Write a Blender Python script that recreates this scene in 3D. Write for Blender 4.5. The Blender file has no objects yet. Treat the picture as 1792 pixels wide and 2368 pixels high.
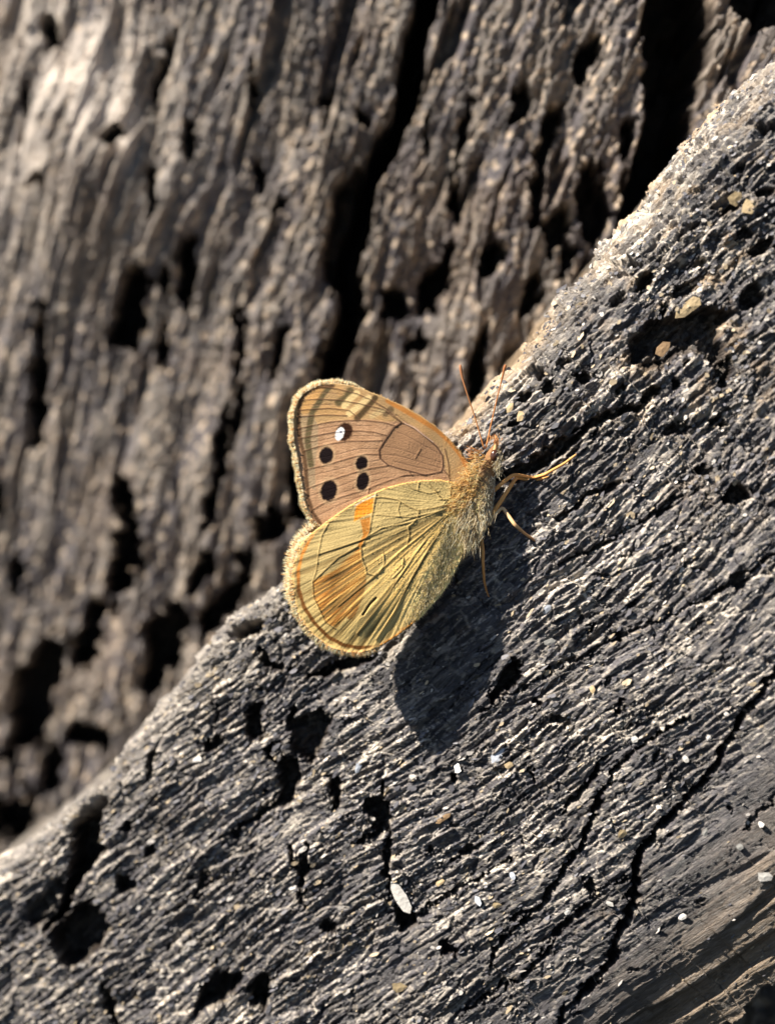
import bpy, math, random
import numpy as np

random.seed(7)
rng = np.random.default_rng(11)
C = bpy.context.scene.collection
SC = bpy.context.scene
S = 0.004            # one working unit (4 mm) in metres
D = 45.0             # camera distance in working units

# ------------------------------------------------------------------ camera, sky, sun, exposure
cam_d = bpy.data.cameras.new('camera')
cam = bpy.data.objects.new('camera', cam_d)
C.objects.link(cam)
cam.location = (0, -D * S, 0)
cam.rotation_euler = (math.radians(90), 0, 0)
cam_d.sensor_fit = 'VERTICAL'
cam_d.sensor_height = 24.0
cam_d.lens = 24.0 * D / 23.68
cam_d.clip_start = 0.002
cam_d.clip_end = 50.0
cam_d.dof.use_dof = True
cam_d.dof.focus_distance = (D - 0.55) * S
cam_d.dof.aperture_fstop = cam_d.lens / (1.08 * S * 1000)
SC.camera = cam

SUN = np.array([0.70, 0.33, -0.70])            # travel direction of the light
SUN = SUN / np.linalg.norm(SUN)
w = bpy.data.worlds.new('World'); SC.world = w; w.use_nodes = True
nt = w.node_tree; nt.nodes.clear()
sky = nt.nodes.new('ShaderNodeTexSky'); sky.sky_type = 'NISHITA'; sky.sun_disc = False
sky.air_density = 0.55; sky.dust_density = 0.4; sky.altitude = 1500
sky.sun_elevation = math.asin(-SUN[2]); sky.sun_rotation = math.atan2(-SUN[0], -SUN[1])
bg = nt.nodes.new('ShaderNodeBackground'); bg.inputs['Strength'].default_value = 0.05
ow = nt.nodes.new('ShaderNodeOutputWorld')
nt.links.new(sky.outputs[0], bg.inputs[0]); nt.links.new(bg.outputs[0], ow.inputs[0])
sl = bpy.data.lights.new('sun', 'SUN'); sl.energy = 5.0; sl.angle = math.radians(0.5)
sl.color = (1.0, 0.93, 0.82)
so = bpy.data.objects.new('sun', sl); C.objects.link(so)
from mathutils import Vector
so.rotation_euler = Vector(SUN.tolist()).to_track_quat('-Z', 'Y').to_euler()
so.location = (-0.3, -0.3, 0.3)
SC.view_settings.view_transform = 'Standard'
SC.view_settings.look = 'None'
SC.view_settings.exposure = 1.52
SC.view_settings.gamma = 1.0
SC.view_settings.use_curve_mapping = False

# ------------------------------------------------------------------ helpers
def tag(o, label=None, cat=None, group=None, kind=None):
    if label: o['label'] = label
    if cat: o['category'] = cat
    if group: o['group'] = group
    if kind: o['kind'] = kind
    return o

def unproj(px, py, y):
    """photo position at depth y -> working units"""
    f = (D + y) / D
    return np.stack([(px - 896) / 100 * f, y + 0 * px, (1184 - py) / 100 * f], -1)

def to_px(P):
    f = D / (D + P[..., 1])
    return P[..., 0] * f * 100 + 896, 1184 - P[..., 2] * f * 100

def mesh_np(name, V, F, mat, parent=None, col=None, vec=None, smooth=True):
    """V (n,3) working units, F (m,k) ints"""
    me = bpy.data.meshes.new(name)
    V = np.ascontiguousarray(V * S, dtype=np.float32); F = np.ascontiguousarray(F, dtype=np.int32)
    k = F.shape[1]
    me.vertices.add(len(V)); me.vertices.foreach_set('co', V.ravel())
    me.loops.add(F.size); me.loops.foreach_set('vertex_index', F.ravel())
    me.polygons.add(len(F)); me.polygons.foreach_set('loop_start', np.arange(0, F.size, k, dtype=np.int32))
    me.polygons.foreach_set('loop_total', np.full(len(F), k, dtype=np.int32))
    me.update(calc_edges=True)
    me.polygons.foreach_set('use_smooth', np.full(len(F), smooth))
    if col is not None:
        a = me.attributes.new('albedo', 'FLOAT_COLOR', 'POINT')
        c4 = np.ones((len(V), 4), dtype=np.float32); c4[:, :3] = np.clip(col, 0.004, 0.9)
        a.data.foreach_set('color', c4.ravel())
    if vec is not None:
        a = me.attributes.new('grain', 'FLOAT_VECTOR', 'POINT')
        a.data.foreach_set('vector', np.ascontiguousarray(vec, dtype=np.float32).ravel())
    me.materials.append(mat)
    o = bpy.data.objects.new(name, me); C.objects.link(o)
    if parent: o.parent = parent
    return o

def grid_faces(nu, nv):
    i = np.arange(nu * nv).reshape(nu, nv)
    return np.stack([i[:-1, :-1], i[1:, :-1], i[1:, 1:], i[:-1, 1:]], -1).reshape(-1, 4)

def hsh(ix, iy, seed):
    h = (ix.astype(np.int64) * 374761393 + iy.astype(np.int64) * 668265263 + seed * 974634777) & 0xFFFFFFFF
    h = ((h ^ (h >> 13)) * 1274126177) & 0xFFFFFFFF
    h = ((h ^ (h >> 16)) * 2246822519) & 0xFFFFFFFF
    return ((h ^ (h >> 15)) & 0xFFFFFF) / float(0xFFFFFF)

def pnoise(x, y, seed=0):
    ix = np.floor(x); iy = np.floor(y); fx = x - ix; fy = y - iy
    u = fx * fx * fx * (fx * (fx * 6 - 15) + 10); v = fy * fy * fy * (fy * (fy * 6 - 15) + 10)
    def gr(a, b):
        an = hsh(ix + a, iy + b, seed) * 2 * math.pi
        return np.cos(an) * (fx - a) + np.sin(an) * (fy - b)
    n0 = gr(0, 0) * (1 - u) + gr(1, 0) * u
    n1 = gr(0, 1) * (1 - u) + gr(1, 1) * u
    return (n0 * (1 - v) + n1 * v) * 1.5

def fbm(x, y, octs=4, seed=0, gain=0.5):
    r = 0; a = 1.0; f = 1.0; t = 0
    for o in range(octs):
        r = r + a * pnoise(x * f + 13.7 * o, y * f - 7.3 * o, seed + o); t += a; a *= gain; f *= 2.03
    return r / t

def cells(x, y, seed):
    """stretched cells: F1, F2, two randoms, offset from the cell point"""
    ix = np.floor(x); iy = np.floor(y)
    f1 = np.full(x.shape, 9.0); f2 = np.full(x.shape, 9.0)
    r1 = np.zeros(x.shape); r2 = np.zeros(x.shape); ox = np.zeros(x.shape); oy = np.zeros(x.shape)
    for a in (-1, 0, 1):
        for b in (-1, 0, 1):
            jx = ix + a; jy = iy + b
            h1 = hsh(jx, jy, seed); h2 = hsh(jx, jy, seed + 5)
            dx = x - jx - h1; dy = y - jy - h2
            d = dx * dx + dy * dy
            m = d < f1
            f2 = np.where(m, f1, np.minimum(f2, d)); f1 = np.where(m, d, f1)
            ox = np.where(m, dx, ox); oy = np.where(m, dy, oy)
            r1 = np.where(m, (h1 * 7919.13) % 1.0, r1); r2 = np.where(m, (h2 * 6151.7) % 1.0, r2)
    return np.sqrt(f1), np.sqrt(f2), r1, r2, ox, oy

def sst(a, b, x):
    t = np.clip((x - a) / (b - a), 0, 1); return t * t * (3 - 2 * t)

def seg_dist(X, Y, pts, closed=False):
    """distance to a polyline and position 0..1 along it"""
    P = np.array(pts, float)
    if closed: P = np.vstack([P, P[:1]])
    best = np.full(X.shape, 1e9); par = np.zeros(X.shape); n = len(P) - 1
    for i in range(n):
        a = P[i]; d = P[i + 1] - a; L = max((d * d).sum(), 1e-9)
        t = np.clip(((X - a[0]) * d[0] + (Y - a[1]) * d[1]) / L, 0, 1)
        q = np.hypot(X - a[0] - t * d[0], Y - a[1] - t * d[1])
        m = q < best
        best = np.where(m, q, best); par = np.where(m, (i + t) / n, par)
    return best, par

def inside(X, Y, pts):
    P = np.array(pts, float); r = np.zeros(X.shape, bool); n = len(P); j = n - 1
    for i in range(n):
        xi, yi = P[i]; xj, yj = P[j]
        c = ((yi > Y) != (yj > Y)) & (X < (xj - xi) * (Y - yi) / (yj - yi + 1e-12) + xi)
        r ^= c; j = i
    return r

def sdf(X, Y, pts):
    d, _ = seg_dist(X, Y, pts, True)
    return np.where(inside(X, Y, pts), -d, d)

def local(X, Y, pts, pad, fn, out):
    """run fn only on the samples near the feature"""
    P = np.array(pts, float)
    m = (X > P[:, 0].min() - pad) & (X < P[:, 0].max() + pad) & (Y > P[:, 1].min() - pad) & (Y < P[:, 1].max() + pad)
    if m.any(): out[m] = fn(X[m], Y[m], out[m])

# crops of the photograph that were used to read positions off -> photo pixels
def c1(l): return [(640 + .442 * x, 820 + .442 * y) for x, y in l]
def c2(l): return [(.5425 * x, .5425 * y) for x, y in l]
def c3(l): return [(892 + .5425 * x, .5425 * y) for x, y in l]
def c4(l): return [(.5425 * x, 1168 + .5425 * y) for x, y in l]
def c5(l): return [(892 + .5425 * x, 1168 + .5425 * y) for x, y in l]
def c6(l): return [(1000 + .2712 * x, 820 + .2712 * y) for x, y in l]
def c7(l): return [(660 + .2628 * x, 870 + .2628 * y) for x, y in l]
def c8(l): return [(650 + .2748 * x, 1100 + .2748 * y) for x, y in l]

# ------------------------------------------------------------------ materials
def wood_mat(name, bump1, bump2, rough=0.62, spec=0.35):
    m = bpy.data.materials.new(name); m.use_nodes = True
    n = m.node_tree; b = n.nodes['Principled BSDF']
    at = n.nodes.new('ShaderNodeAttribute'); at.attribute_name = 'albedo'
    gv = n.nodes.new('ShaderNodeAttribute'); gv.attribute_name = 'grain'
    def noise(sx, sy, det=4.0, rou=0.6):
        mp = n.nodes.new('ShaderNodeMapping'); mp.inputs['Scale'].default_value = (sx, sy, 1)
        t = n.nodes.new('ShaderNodeTexNoise'); t.inputs['Scale'].default_value = 1.0
        t.inputs['Detail'].default_value = det; t.inputs['Roughness'].default_value = rou
        n.links.new(gv.outputs['Vector'], mp.inputs[0]); n.links.new(mp.outputs[0], t.inputs['Vector'])
        return t
    t1 = noise(3.5, 26, 5); t2 = noise(22, 60, 3); t3 = noise(1.1, 2.2, 3)
    rp = n.nodes.new('ShaderNodeMapRange'); rp.inputs['From Min'].default_value = .3; rp.inputs['From Max'].default_value = .7
    rp.inputs['To Min'].default_value = .72; rp.inputs['To Max'].default_value = 1.28
    n.links.new(t1.outputs[0], rp.inputs[0])
    mx = n.nodes.new('ShaderNodeMix'); mx.data_type = 'RGBA'; mx.blend_type = 'MULTIPLY'; mx.inputs[0].default_value = 1
    n.links.new(at.outputs['Color'], mx.inputs[6]); n.links.new(rp.outputs[0], mx.inputs[7])
    n.links.new(mx.outputs[2], b.inputs['Base Color'])
    bp = n.nodes.new('ShaderNodeBump'); bp.inputs['Strength'].default_value = 1.0; bp.inputs['Distance'].default_value = bump1 * S
    bq = n.nodes.new('ShaderNodeBump'); bq.inputs['Strength'].default_value = 1.0; bq.inputs['Distance'].default_value = bump2 * S
    n.links.new(t1.outputs[0], bp.inputs['Height']); n.links.new(t2.outputs[0], bq.inputs['Height'])
    n.links.new(bp.outputs[0], bq.inputs['Normal']); n.links.new(bq.outputs[0], b.inputs['Normal'])
    rr = n.nodes.new('ShaderNodeMapRange'); rr.inputs['To Min'].default_value = rough - .12; rr.inputs['To Max'].default_value = rough + .15
    n.links.new(t3.outputs[0], rr.inputs[0]); n.links.new(rr.outputs[0], b.inputs['Roughness'])
    b.inputs['Specular IOR Level'].default_value = spec
    return m

def attr_mat(name, rough=0.6, spec=0.3, trans=0.0, bump=0.0, sheen=0.0, bs=40):
    m = bpy.data.materials.new(name); m.use_nodes = True
    n = m.node_tree; b = n.nodes['Principled BSDF']
    at = n.nodes.new('ShaderNodeAttribute'); at.attribute_name = 'albedo'
    n.links.new(at.outputs['Color'], b.inputs['Base Color'])
    b.inputs['Roughness'].default_value = rough; b.inputs['Specular IOR Level'].default_value = spec
    if sheen: b.inputs['Sheen Weight'].default_value = sheen
    if bump:
        tc = n.nodes.new('ShaderNodeTexCoord'); t = n.nodes.new('ShaderNodeTexNoise')
        t.inputs['Scale'].default_value = bs / S; t.inputs['Detail'].default_value = 3
        n.links.new(tc.outputs['Object'], t.inputs['Vector'])
        bp = n.nodes.new('ShaderNodeBump'); bp.inputs['Distance'].default_value = bump * S
        n.links.new(t.outputs[0], bp.inputs['Height']); n.links.new(bp.outputs[0], b.inputs['Normal'])
    if trans:
        tr = n.nodes.new('ShaderNodeBsdfTranslucent'); mx = n.nodes.new('ShaderNodeMixShader'); mx.inputs[0].default_value = trans
        n.links.new(at.outputs['Color'], tr.inputs[0])
        n.links.new(b.outputs[0], mx.inputs[1]); n.links.new(tr.outputs[0], mx.inputs[2])
        n.links.new(mx.outputs[0], n.nodes['Material Output'].inputs['Surface'])
    return m

M_log = wood_mat('weathered_log_wood', 0.075, 0.025, 0.42, 0.45)
M_wall = wood_mat('weathered_trunk_wood', 0.10, 0.06, 0.40, 0.55)
M_chip = attr_mat('loose_flake_wood', 0.55, 0.35, bump=0.02, bs=12)
M_wing = attr_mat('wing_scales', 0.75, 0.06, trans=0.06, bump=0.010, bs=30)
M_hair = attr_mat('insect_hair', 0.45, 0.4, trans=0.45)
M_leg = attr_mat('insect_leg', 0.6, 0.2, trans=0.1)
M_body = attr_mat('insect_body', 0.7, 0.2, bump=0.03, bs=12)
M_eye = attr_mat('insect_eye', 0.2, 0.5)

# ------------------------------------------------------------------ THE LOG
K = 0.35                                        # how fast the face comes towards the viewer to the right
ang = math.radians(46.0)
AX = np.array([math.cos(ang), math.sin(ang)]); AW = np.array([math.sin(ang), -math.cos(ang)])   # along, across (x,z)
def plane_y(x, z): return -K * (x - 2.0)

edge_px = [(-500, 2420), (-200, 2170), (0, 2005), (125, 1905), (230, 1815), (332, 1672), (470, 1510), (540, 1440), (620, 1392),
           (664, 1345), (800, 1215), (900, 1110), (1028, 990), (1178, 846), (1260, 745), (1380, 600), (1500, 468), (1563, 364),
           (1670, 246), (1792, 130), (2000, -40), (2500, -500)]
def solve_plane(px, py):
    X = (px - 896) / 100; y = (2 * K - K * X) / (1 + K * X / D); return unproj(px, py, y)
E = solve_plane(np.array([p[0] for p in edge_px], float), np.array([p[1] for p in edge_px], float))
Et = E[:, 0] * AX[0] + E[:, 2] * AX[1]; Ew = E[:, 0] * AW[0] + E[:, 2] * AW[1]

T0, T1 = -19.0, 17.5
NS = 0.029
tt = np.arange(T0, T1, NS)
s_front = np.arange(0.0, 16.0, NS)
s_back = np.array([-9.0, -7.0, -5.0, -3.4, -2.4, -1.7, -1.2, -0.8, -0.5, -0.3, -0.2, -0.12, -0.06])
ss = np.concatenate([s_back, s_front])
TT, SS = np.meshgrid(tt, ss, indexing='ij')
jg = hsh(np.floor(tt * 1.7 + .6 * pnoise(tt * 3, tt * 0, 9)), 0 * tt, 5)
ew = np.interp(tt, Et, Ew) + .16 * (jg - .5) + 0.20 * fbm(tt * .9, tt * 0 + 3.3, 6, 77, .62)
R = (0.55 + 0.9 * sst(2, 10, tt))[:, None] + 0 * SS
LQ = R * math.pi / 2
th = np.clip(SS / LQ, 0, 1) * math.pi / 2
prof_w = np.where(SS < 0, 0, np.where(SS < LQ, R * (1 - np.cos(th)), R + (SS - LQ)))
prof_y = np.where(SS < 0, R - SS, np.where(SS < LQ, R * (1 - np.sin(th)), 0))
nw = np.where(SS < 0, -1, np.where(SS < LQ, -np.cos(th), 0)); ny = np.where(SS < 0, 0, np.where(SS < LQ, -np.sin(th), -1))
W = prof_w + ew[:, None]
w2 = 8.2 + 0.02 * TT
ro = np.clip(prof_w - w2, 0, None)
roll = ro ** 2 / 22
wend = 14.35
fin = np.clip(prof_w - wend, 0, None)
roll = roll + fin * 5
X0 = TT * AX[0] + W * AW[0]; Z0 = TT * AX[1] + W * AW[1]
Y0 = plane_y(X0, Z0) + prof_y + roll
B0 = np.stack([X0, Y0, Z0], -1)
PX, PY = to_px(B0)

ga = math.radians(39.5)
gdir = np.array([math.cos(ga), math.sin(ga)])
# grain coordinates; unrolled over the edge
UX = TT * AX[0] + (SS + ew[:, None]) * AW[0]; UZ = TT * AX[1] + (SS + ew[:, None]) * AW[1]
G = UX * gdir[0] + UZ * gdir[1]; Cc = UX * gdir[1] - UZ * gdir[0]
Cc = Cc + 0.5 * fbm(G * 0.10, Cc * 0.12, 2, 3) + 0.05 * fbm(G * 0.6, Cc * 0.7, 3, 8)
# the grain swings round in the lower right
Cc = Cc - 0.004 * np.clip(Cc - 6, 0, None) * G * 0.5

bl = ((PX - 1792) * (2368 - 1650) + (PY - 1650) * (1792 - 1180)) / math.hypot(718, 612)   # px beyond the line where the bark-like crust ends
bl = bl + 90 * fbm(G * .5, Cc * .9, 4, 90)
smoothz = sst(-120, 160, bl)
brownz = sst(60, 330, bl)
halfz = sst(-420, -220, bl)      # smoother brown face, lower right
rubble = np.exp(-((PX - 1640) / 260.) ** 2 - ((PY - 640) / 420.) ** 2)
rubble = np.clip(rubble + 0.7 * sst(0.25, 0.6, fbm(G * .22, Cc * .5, 3, 31)) + 0.12 * (1 - sst(.3, 2.2, SS)) * sst(-2, 6, TT), 0, 1) * (1 - smoothz)
shd_smooth = np.exp(-((PX - 1050) / 150.) ** 2 - ((PY - 1480) / 260.) ** 2)               # calmer wood under the wings
rough_amt = (1 - .80 * smoothz) * (1 - .5 * shd_smooth) * (1 - .35 * halfz)

H = 0.22 * fbm(G * 0.18, Cc * 0.42, 3, 1)
rid = fbm(G * 0.55, Cc * 2.6, 4, 12)
H += 0.10 * (0.25 - np.abs(rid)) * (1 - .75 * smoothz)
rid2 = fbm(G * 1.0, Cc * 9.0, 3, 22)
H += 0.035 * (0.3 - np.abs(rid2)) * rough_amt * 1.3
wx = 0.22 * fbm(G * 1.6, Cc * 1.6, 3, 41); wy = 0.15 * fbm(G * 1.6 + 9, Cc * 1.6, 3, 43)
f1, f2, r1, r2, ox, oy = cells(G * 0.75 + wx, Cc * 2.3 + wy, 51)
H += rough_amt * 0.085 * (r1 - .5 + 0.9 * ox * (r2 - .5) - 0.5 * oy)
crk = 1 - sst(0.0, 0.10, f2 - f1)
H -= rough_amt * 0.10 * crk * (r1 > .35)
f1b, f2b, r1b, r2b, oxb, oyb = cells(G * 1.75 + wx * 1.5, Cc * 7.0 + wy * 1.6, 61)
broken = .30 + .70 * sst(-.22, .22, fbm(G * .30, Cc * .75, 3, 66))
f1d, f2d, r1d, r2d, oxd, oyd = cells(G * 1.15 + wx * 1.2, Cc * 4.6 + wy * 1.4, 67)
H += rough_amt * .105 * (.5 * (r1d - .5) + .6 * oxd * (r2d - .5) - .75 * oyd) * (r2d > .3) * (.5 + .5 * broken)
f1e, f2e, r1e, r2e, oxe, oye = cells(G * .42 + wx * .6, Cc * 1.5 + wy * .8, 68)
H += rough_amt * .16 * ((r1e - .5) * .8 + .5 * oxe * (r2e - .5) - .45 * oye)
plate = rough_amt * 0.092 * broken * (.7 * (r1b - .5) + 1.0 * oxb * (r2b - .5) - .95 * oyb)
H += plate
f1c, f2c, r1c, r2c, oxc, oyc = cells(G * 5.5 + wx * 5, Cc * 9 + wy * 6, 71)
H += (rubble * 0.12 + 0.008) * rough_amt * (r1c - .5 + 1.2 * oxc * (r2c - .5)) * (1 - f1c)
H += 0.10 * rubble * fbm(G * 1.6, Cc * 3.6, 4, 83)
H += 0.025 * fbm(G * 6, Cc * 12, 2, 95) * (1 - .6 * smoothz)
# long fine splits along the grain
spl = fbm(G * 0.28 + 4, Cc * 3.4, 3, 101)
H -= 0.16 * (1 - sst(0.0, 0.035, np.abs(spl - .12))) * sst(-.05, .2, fbm(G * .5, Cc * .5, 2, 103)) * (1 - .9 * smoothz)
cc2 = fbm(G * 1.2, Cc * .55, 4, 105)
H -= .13 * (1 - sst(0, .022, np.abs(cc2 - .05))) * sst(.0, .25, fbm(G * .45, Cc * .6, 3, 107)) * (1 - .7 * smoothz)
# broad ridges on the smooth brown face
H += smoothz * 0.10 * fbm(G * 0.12, Cc * 1.1, 3, 111) - brownz * .25 * sst(.05, .3, fbm(G * .16, Cc * 1.5, 3, 113))

jx = 13 * fbm(G * 1.8, Cc * 1.8, 5, 121, .65) + 7 * (r1b - .5) + 6 * (r1c - .5); jy = 13 * fbm(G * 1.8 + 30, Cc * 1.8, 5, 123, .65) + 7 * (r2b - .5) + 6 * (r2c - .5)
FX = PX + jx * 1.3; FY = PY + jy * 1.3
dep = np.zeros(H.shape); PN = .45
def pit_poly(pts, depth, soft=14):
    local(FX, FY, pts, soft * 2, lambda a, b, o: np.maximum(o, depth * sst(soft * .5, -soft, sdf(a, b, pts))), dep)
def pit(x, y, rx, ry, rot, depth):
    ca, sa = math.cos(math.radians(rot)), math.sin(math.radians(rot)); m = max(rx, ry)
    def f(a, b, o):
        u = ((a - x) * ca + (b - y) * sa) / rx; v = (-(a - x) * sa + (b - y) * ca) / ry
        return np.maximum(o, depth * sst(1.12, .85, np.hypot(u, v) + PN * fbm(a * .022, b * .016, 4, 7)))
    local(FX, FY, [(x, y)], m * 1.5 + 8, f, dep)
def crack(pts, wid, depth, taper=True):
    def f(a, b, o):
        d, p = seg_dist(a, b, pts)
        k = wid * (1 if not taper else (0.35 + 0.65 * np.sin(np.pi * np.clip(p, .02, .98)) ** .6))
        return np.maximum(o, depth * sst(k * 1.25, k * .4, d))
    local(FX, FY, pts, wid * 2 + 10, f, dep)

pit_poly(c4([(420,1190),(455,1240),(430,1330),(430,1480),(390,1560),(330,1640),(250,1780),(190,1830),(240,1720),(290,1600),(300,1460),(330,1330),(400,1240)]), 2.2, 12)
pit_poly(c4([(215,1850),(300,1720),(400,1690),(470,1790),(430,1890),(370,1930),(300,1970),(250,1940),(220,1890)]), 1.5, 10)  # hollow carved to stand for the shadow cast by the lip
pit_poly(c4([(90,1720),(280,1560),(270,1640),(220,1760),(170,1810),(110,1790)]), 0.55, 22)
pit_poly(c4([(1240,930),(1380,860),(1400,930),(1370,1040),(1330,1100),(1250,1060)]), 0.75, 12)
pit_poly(c4([(1190,1080),(1260,1080),(1290,1170),(1230,1290),(1190,1280)]), 0.95, 12)
pit_poly(c4([(1400,1150),(1460,1180),(1460,1230),(1420,1300)]), 0.8, 8)
pit_poly(c4([(830,2190),(860,2060),(960,1990),(1030,2010),(1010,2060),(930,2130)]), 1.3, 12)
for q in [(1090,920,35,75,0,1.),(1050,530,62,40,-10,1.),(910,1020,50,24,-40,.7),(540,1365,26,26,0,.7),(540,1620,50,38,0,.8),
          (1110,2080,44,72,15,1.3),(1400,1800,36,30,0,.6),(1600,1290,55,40,40,.8),(1560,1420,70,20,-20,.6),(860,1610,16,40,30,.5),
          (1000,1400,20,20,0,.5),(1630,1360,40,50,0,.7),(1130,990,20,30,0,.5),(640,1480,22,30,20,.5),(1240,900,22,50,10,.7),
          (920,1950,40,16,-30,.5),(1300,1500,18,70,10,.4),(520,1130,30,24,0,.35),(640,1120,14,60,15,.4)]:
    x, y = c4([(q[0], q[1])])[0]; pit(x, y, q[2] * .5425, q[3] * .5425, q[4], q[5])
crack(c4([(1110,610),(1140,680),(1220,710)]), 9, .6)
crack(c4([(1330,725),(1480,680),(1590,650)]), 15, .9)
crack(c4([(1230,1440),(1270,1560),(1290,1640),(1310,1720)]), 7, .6)
crack(c4([(450,2060),(470,2130),(480,2240)]), 11, .8)
crack(c4([(1180,1000),(1130,1060),(1200,1110)]), 6, .5)
crack(c4([(900,820),(930,900),(920,960)]), 4, .3)
crack(c4([(960,1420),(1060,1350),(1200,1260)]), 6, .5)
crack(c4([(700,1760),(860,1640),(1000,1560)]), 5, .4)
pit_poly(c5([(455,780),(500,700),(540,650),(580,720),(570,760),(520,790),(470,860),(445,820)]), 0.85, 7)
for q in [(990,560,20,22,0,.6),(90,1780,38,48,-30,1.0),(262,1890,32,18,30,.6),(870,1620,25,38,0,.45),(290,1170,18,20,0,.5),
          (995,860,12,36,15,.45),(640,835,12,16,0,.4),(740,920,38,24,0,.3),(1500,320,30,40,10,.35),(700,690,8,20,20,.3),(880,525,8,26,0,.3),
          (1160,1060,12,30,20,.3),(560,1760,40,10,-30,.35)]:
    x, y = c5([(q[0], q[1])])[0]; pit(x, y, q[2] * .5425, q[3] * .5425, q[4], q[5])
crack(c5([(310,1485),(360,1460),(425,1445)]), 7, .5)
crack(c5([(1760,600),(1659,700),(1600,790),(1520,900),(1440,1050),(1370,1170),(1270,1270),(1170,1380),(1090,1470),(1060,1560),(1050,1700),(990,1830),(950,1950),(880,2030),(800,2100),(740,2200),(690,2300)]), 9.5, .9)
crack(c5([(1290,900),(1150,1000),(1050,1060),(960,1130),(940,1200),(870,1330),(840,1430),(760,1560),(680,1680),(600,1770),(500,1840),(460,1920),(440,2000)]), 7, .6)
crack(c5([(1040,1570),(900,1650),(850,1700),(740,1800),(700,1880),(640,1950),(500,2050),(300,2180)]), 5, .5)
crack(c5([(920,1080),(850,1200),(760,1310)]), 6, .5)
crack(c5([(-20,1180),(20,1420),(5,1560),(60,1740)]), 7, .6)
crack(c5([(110,1760),(250,1680),(420,1580),(560,1500)]), 4, .4)
crack(c5([(610,1100),(640,1170)]), 4, .35)
crack(c5([(1659,1240),(1540,1390)]), 4, .2)
crack(c6([(560,1030),(720,990),(900,920),(1010,840),(1120,750),(1300,650),(1450,570),(1700,430)]), 13, .55)
crack(c6([(1050,1400),(1200,1300),(1500,1130),(1700,1040)]), 7, .35)
crack(c5([(750,250),(900,180),(1100,60),(1300,-60)]), 5, .3)
crack(c5([(400,880),(700,720),(1000,560),(1300,420)]), 4, .25)
crack(c5([(1300,420),(1500,320),(1659,200)]), 6, .35)
pit_poly(c3([(1050,1450),(1130,1370),(1250,1345),(1400,1300),(1500,1330),(1420,1400),(1450,1500),(1480,1620),(1400,1560),(1300,1490),(1200,1560),(1100,1580),(1040,1530)]), .65, 16)
for q in [(640,1590,42,28,10,.55),(600,1690,30,24,0,.45),(690,1660,28,24,0,.45),(1020,1130,60,18,5,.6),(1090,1200,60,26,-40,.6),(980,1270,40,22,-30,.5),
          (850,1600,36,30,0,.5),(1600,1050,70,26,-25,.5),(1540,1000,30,20,0,.4),(1500,2120,60,46,0,.7),(1350,2010,30,20,0,.5),(1440,1590,30,60,20,.5),
          (1330,1140,40,14,-35,.3),(1180,1330,14,40,20,.3),(1560,1260,40,60,30,.5),(1280,1230,50,14,-35,.35),(1450,900,50,16,-30,.35),(1300,980,60,12,-35,.3),
          (1600,560,30,18,0,.5),(1340,640,50,20,-30,.5),(1500,720,40,14,-30,.3),(1000,1660,40,18,-35,.35),(1130,1680,60,22,-30,.5),(1060,1740,40,20,0,.5),
          (760,1540,22,18,0,.4),(540,1800,30,16,-30,.35),(1230,1640,30,30,0,.4),(1620,820,40,20,-20,.4),(1240,1820,60,16,-35,.3),(1420,1780,50,14,-35,.3)]:
    x, y = c3([(q[0], q[1])])[0]; pit(x, y, q[2] * .5425, q[3] * .5425, q[4], q[5])
# scattered small insect holes and tear-outs
for i in range(150):
    x = rng.uniform(0, 1792); y = rng.uniform(200, 2368)
    if inside(np.array([x]), np.array([y]), [(950,1300),(1240,1150),(1200,1500),(1060,1760),(900,1650)])[0]: continue
    pit(x, y, rng.uniform(4, 12), rng.uniform(3, 6), rng.uniform(-60, -10), rng.uniform(.12, .4))
dep *= .12 + .88 * sst(.35, 1.1, SS / LQ)
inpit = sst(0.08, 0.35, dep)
H2 = H - dep + inpit * 0.20 * fbm(G * 3, Cc * 4, 3, 131) + inpit * .10 * (r1c - .5)
fade = sst(-.6, .2, SS)
H2 = np.where(SS < 0, H * .6 * np.exp(SS), H2 * (.75 + .25 * fade))
V = B0.copy()
V[..., 0] += H2 * nw * AW[0]; V[..., 2] += H2 * nw * AW[1]; V[..., 1] += H2 * ny

# albedo: grey, silvered wood; paler worn slivers and rims, brightened as painted highlights; tan freshly broken wood in places
def lerp(a, b, t): return a + (np.asarray(b) - a) * t[..., None]
rimb = (1 - sst(.02, .16, f2b - f1b)) * sst(.25, .8, r1b) + (1 - sst(.02, .12, f2d - f1d)) * (r1d > .45)
col = np.zeros(V.shape); col[:] = (.038, .034, .037)
col = lerp(col, (.078, .072, .077), sst(-.3, .4, fbm(G * .35, Cc * 1.4, 3, 141)))
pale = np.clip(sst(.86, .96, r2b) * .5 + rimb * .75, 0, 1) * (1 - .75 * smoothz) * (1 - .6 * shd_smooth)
pale *= .35 + .65 * sst(-.25, .35, fbm(G * .4, Cc * .8, 3, 143))
pale = np.clip(pale + .22 * (1 - sst(.2, 2.0, SS)) , 0, 1)  # sunlit band along the upper rim, painted into the albedo
col = lerp(col, (.74, .66, .55), pale * .9)
speck = sst(.74, .92, r1c) * (f1c < .42) * (1 - .8 * smoothz)
col = lerp(col, (.58, .50, .39), speck * .22)
tan = rubble * sst(.05, .4, fbm(G * 1.0, Cc * 1.8, 3, 151)) * .8
tan = np.clip(tan + (1 - sst(.3, .9, SS)) * sst(-.5, .5, TT - 2.2) * sst(6.5, 5.5, TT) * .9 + (1 - sst(.15, .9, SS)) * sst(.0, .3, fbm(G * .5, Cc * .5, 3, 153)) * sst(0, 3, TT), 0, 1)
col = lerp(col, (.42, .29, .16), tan * .65)
col = lerp(col, (.20, .15, .10), brownz * .9)
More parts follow.
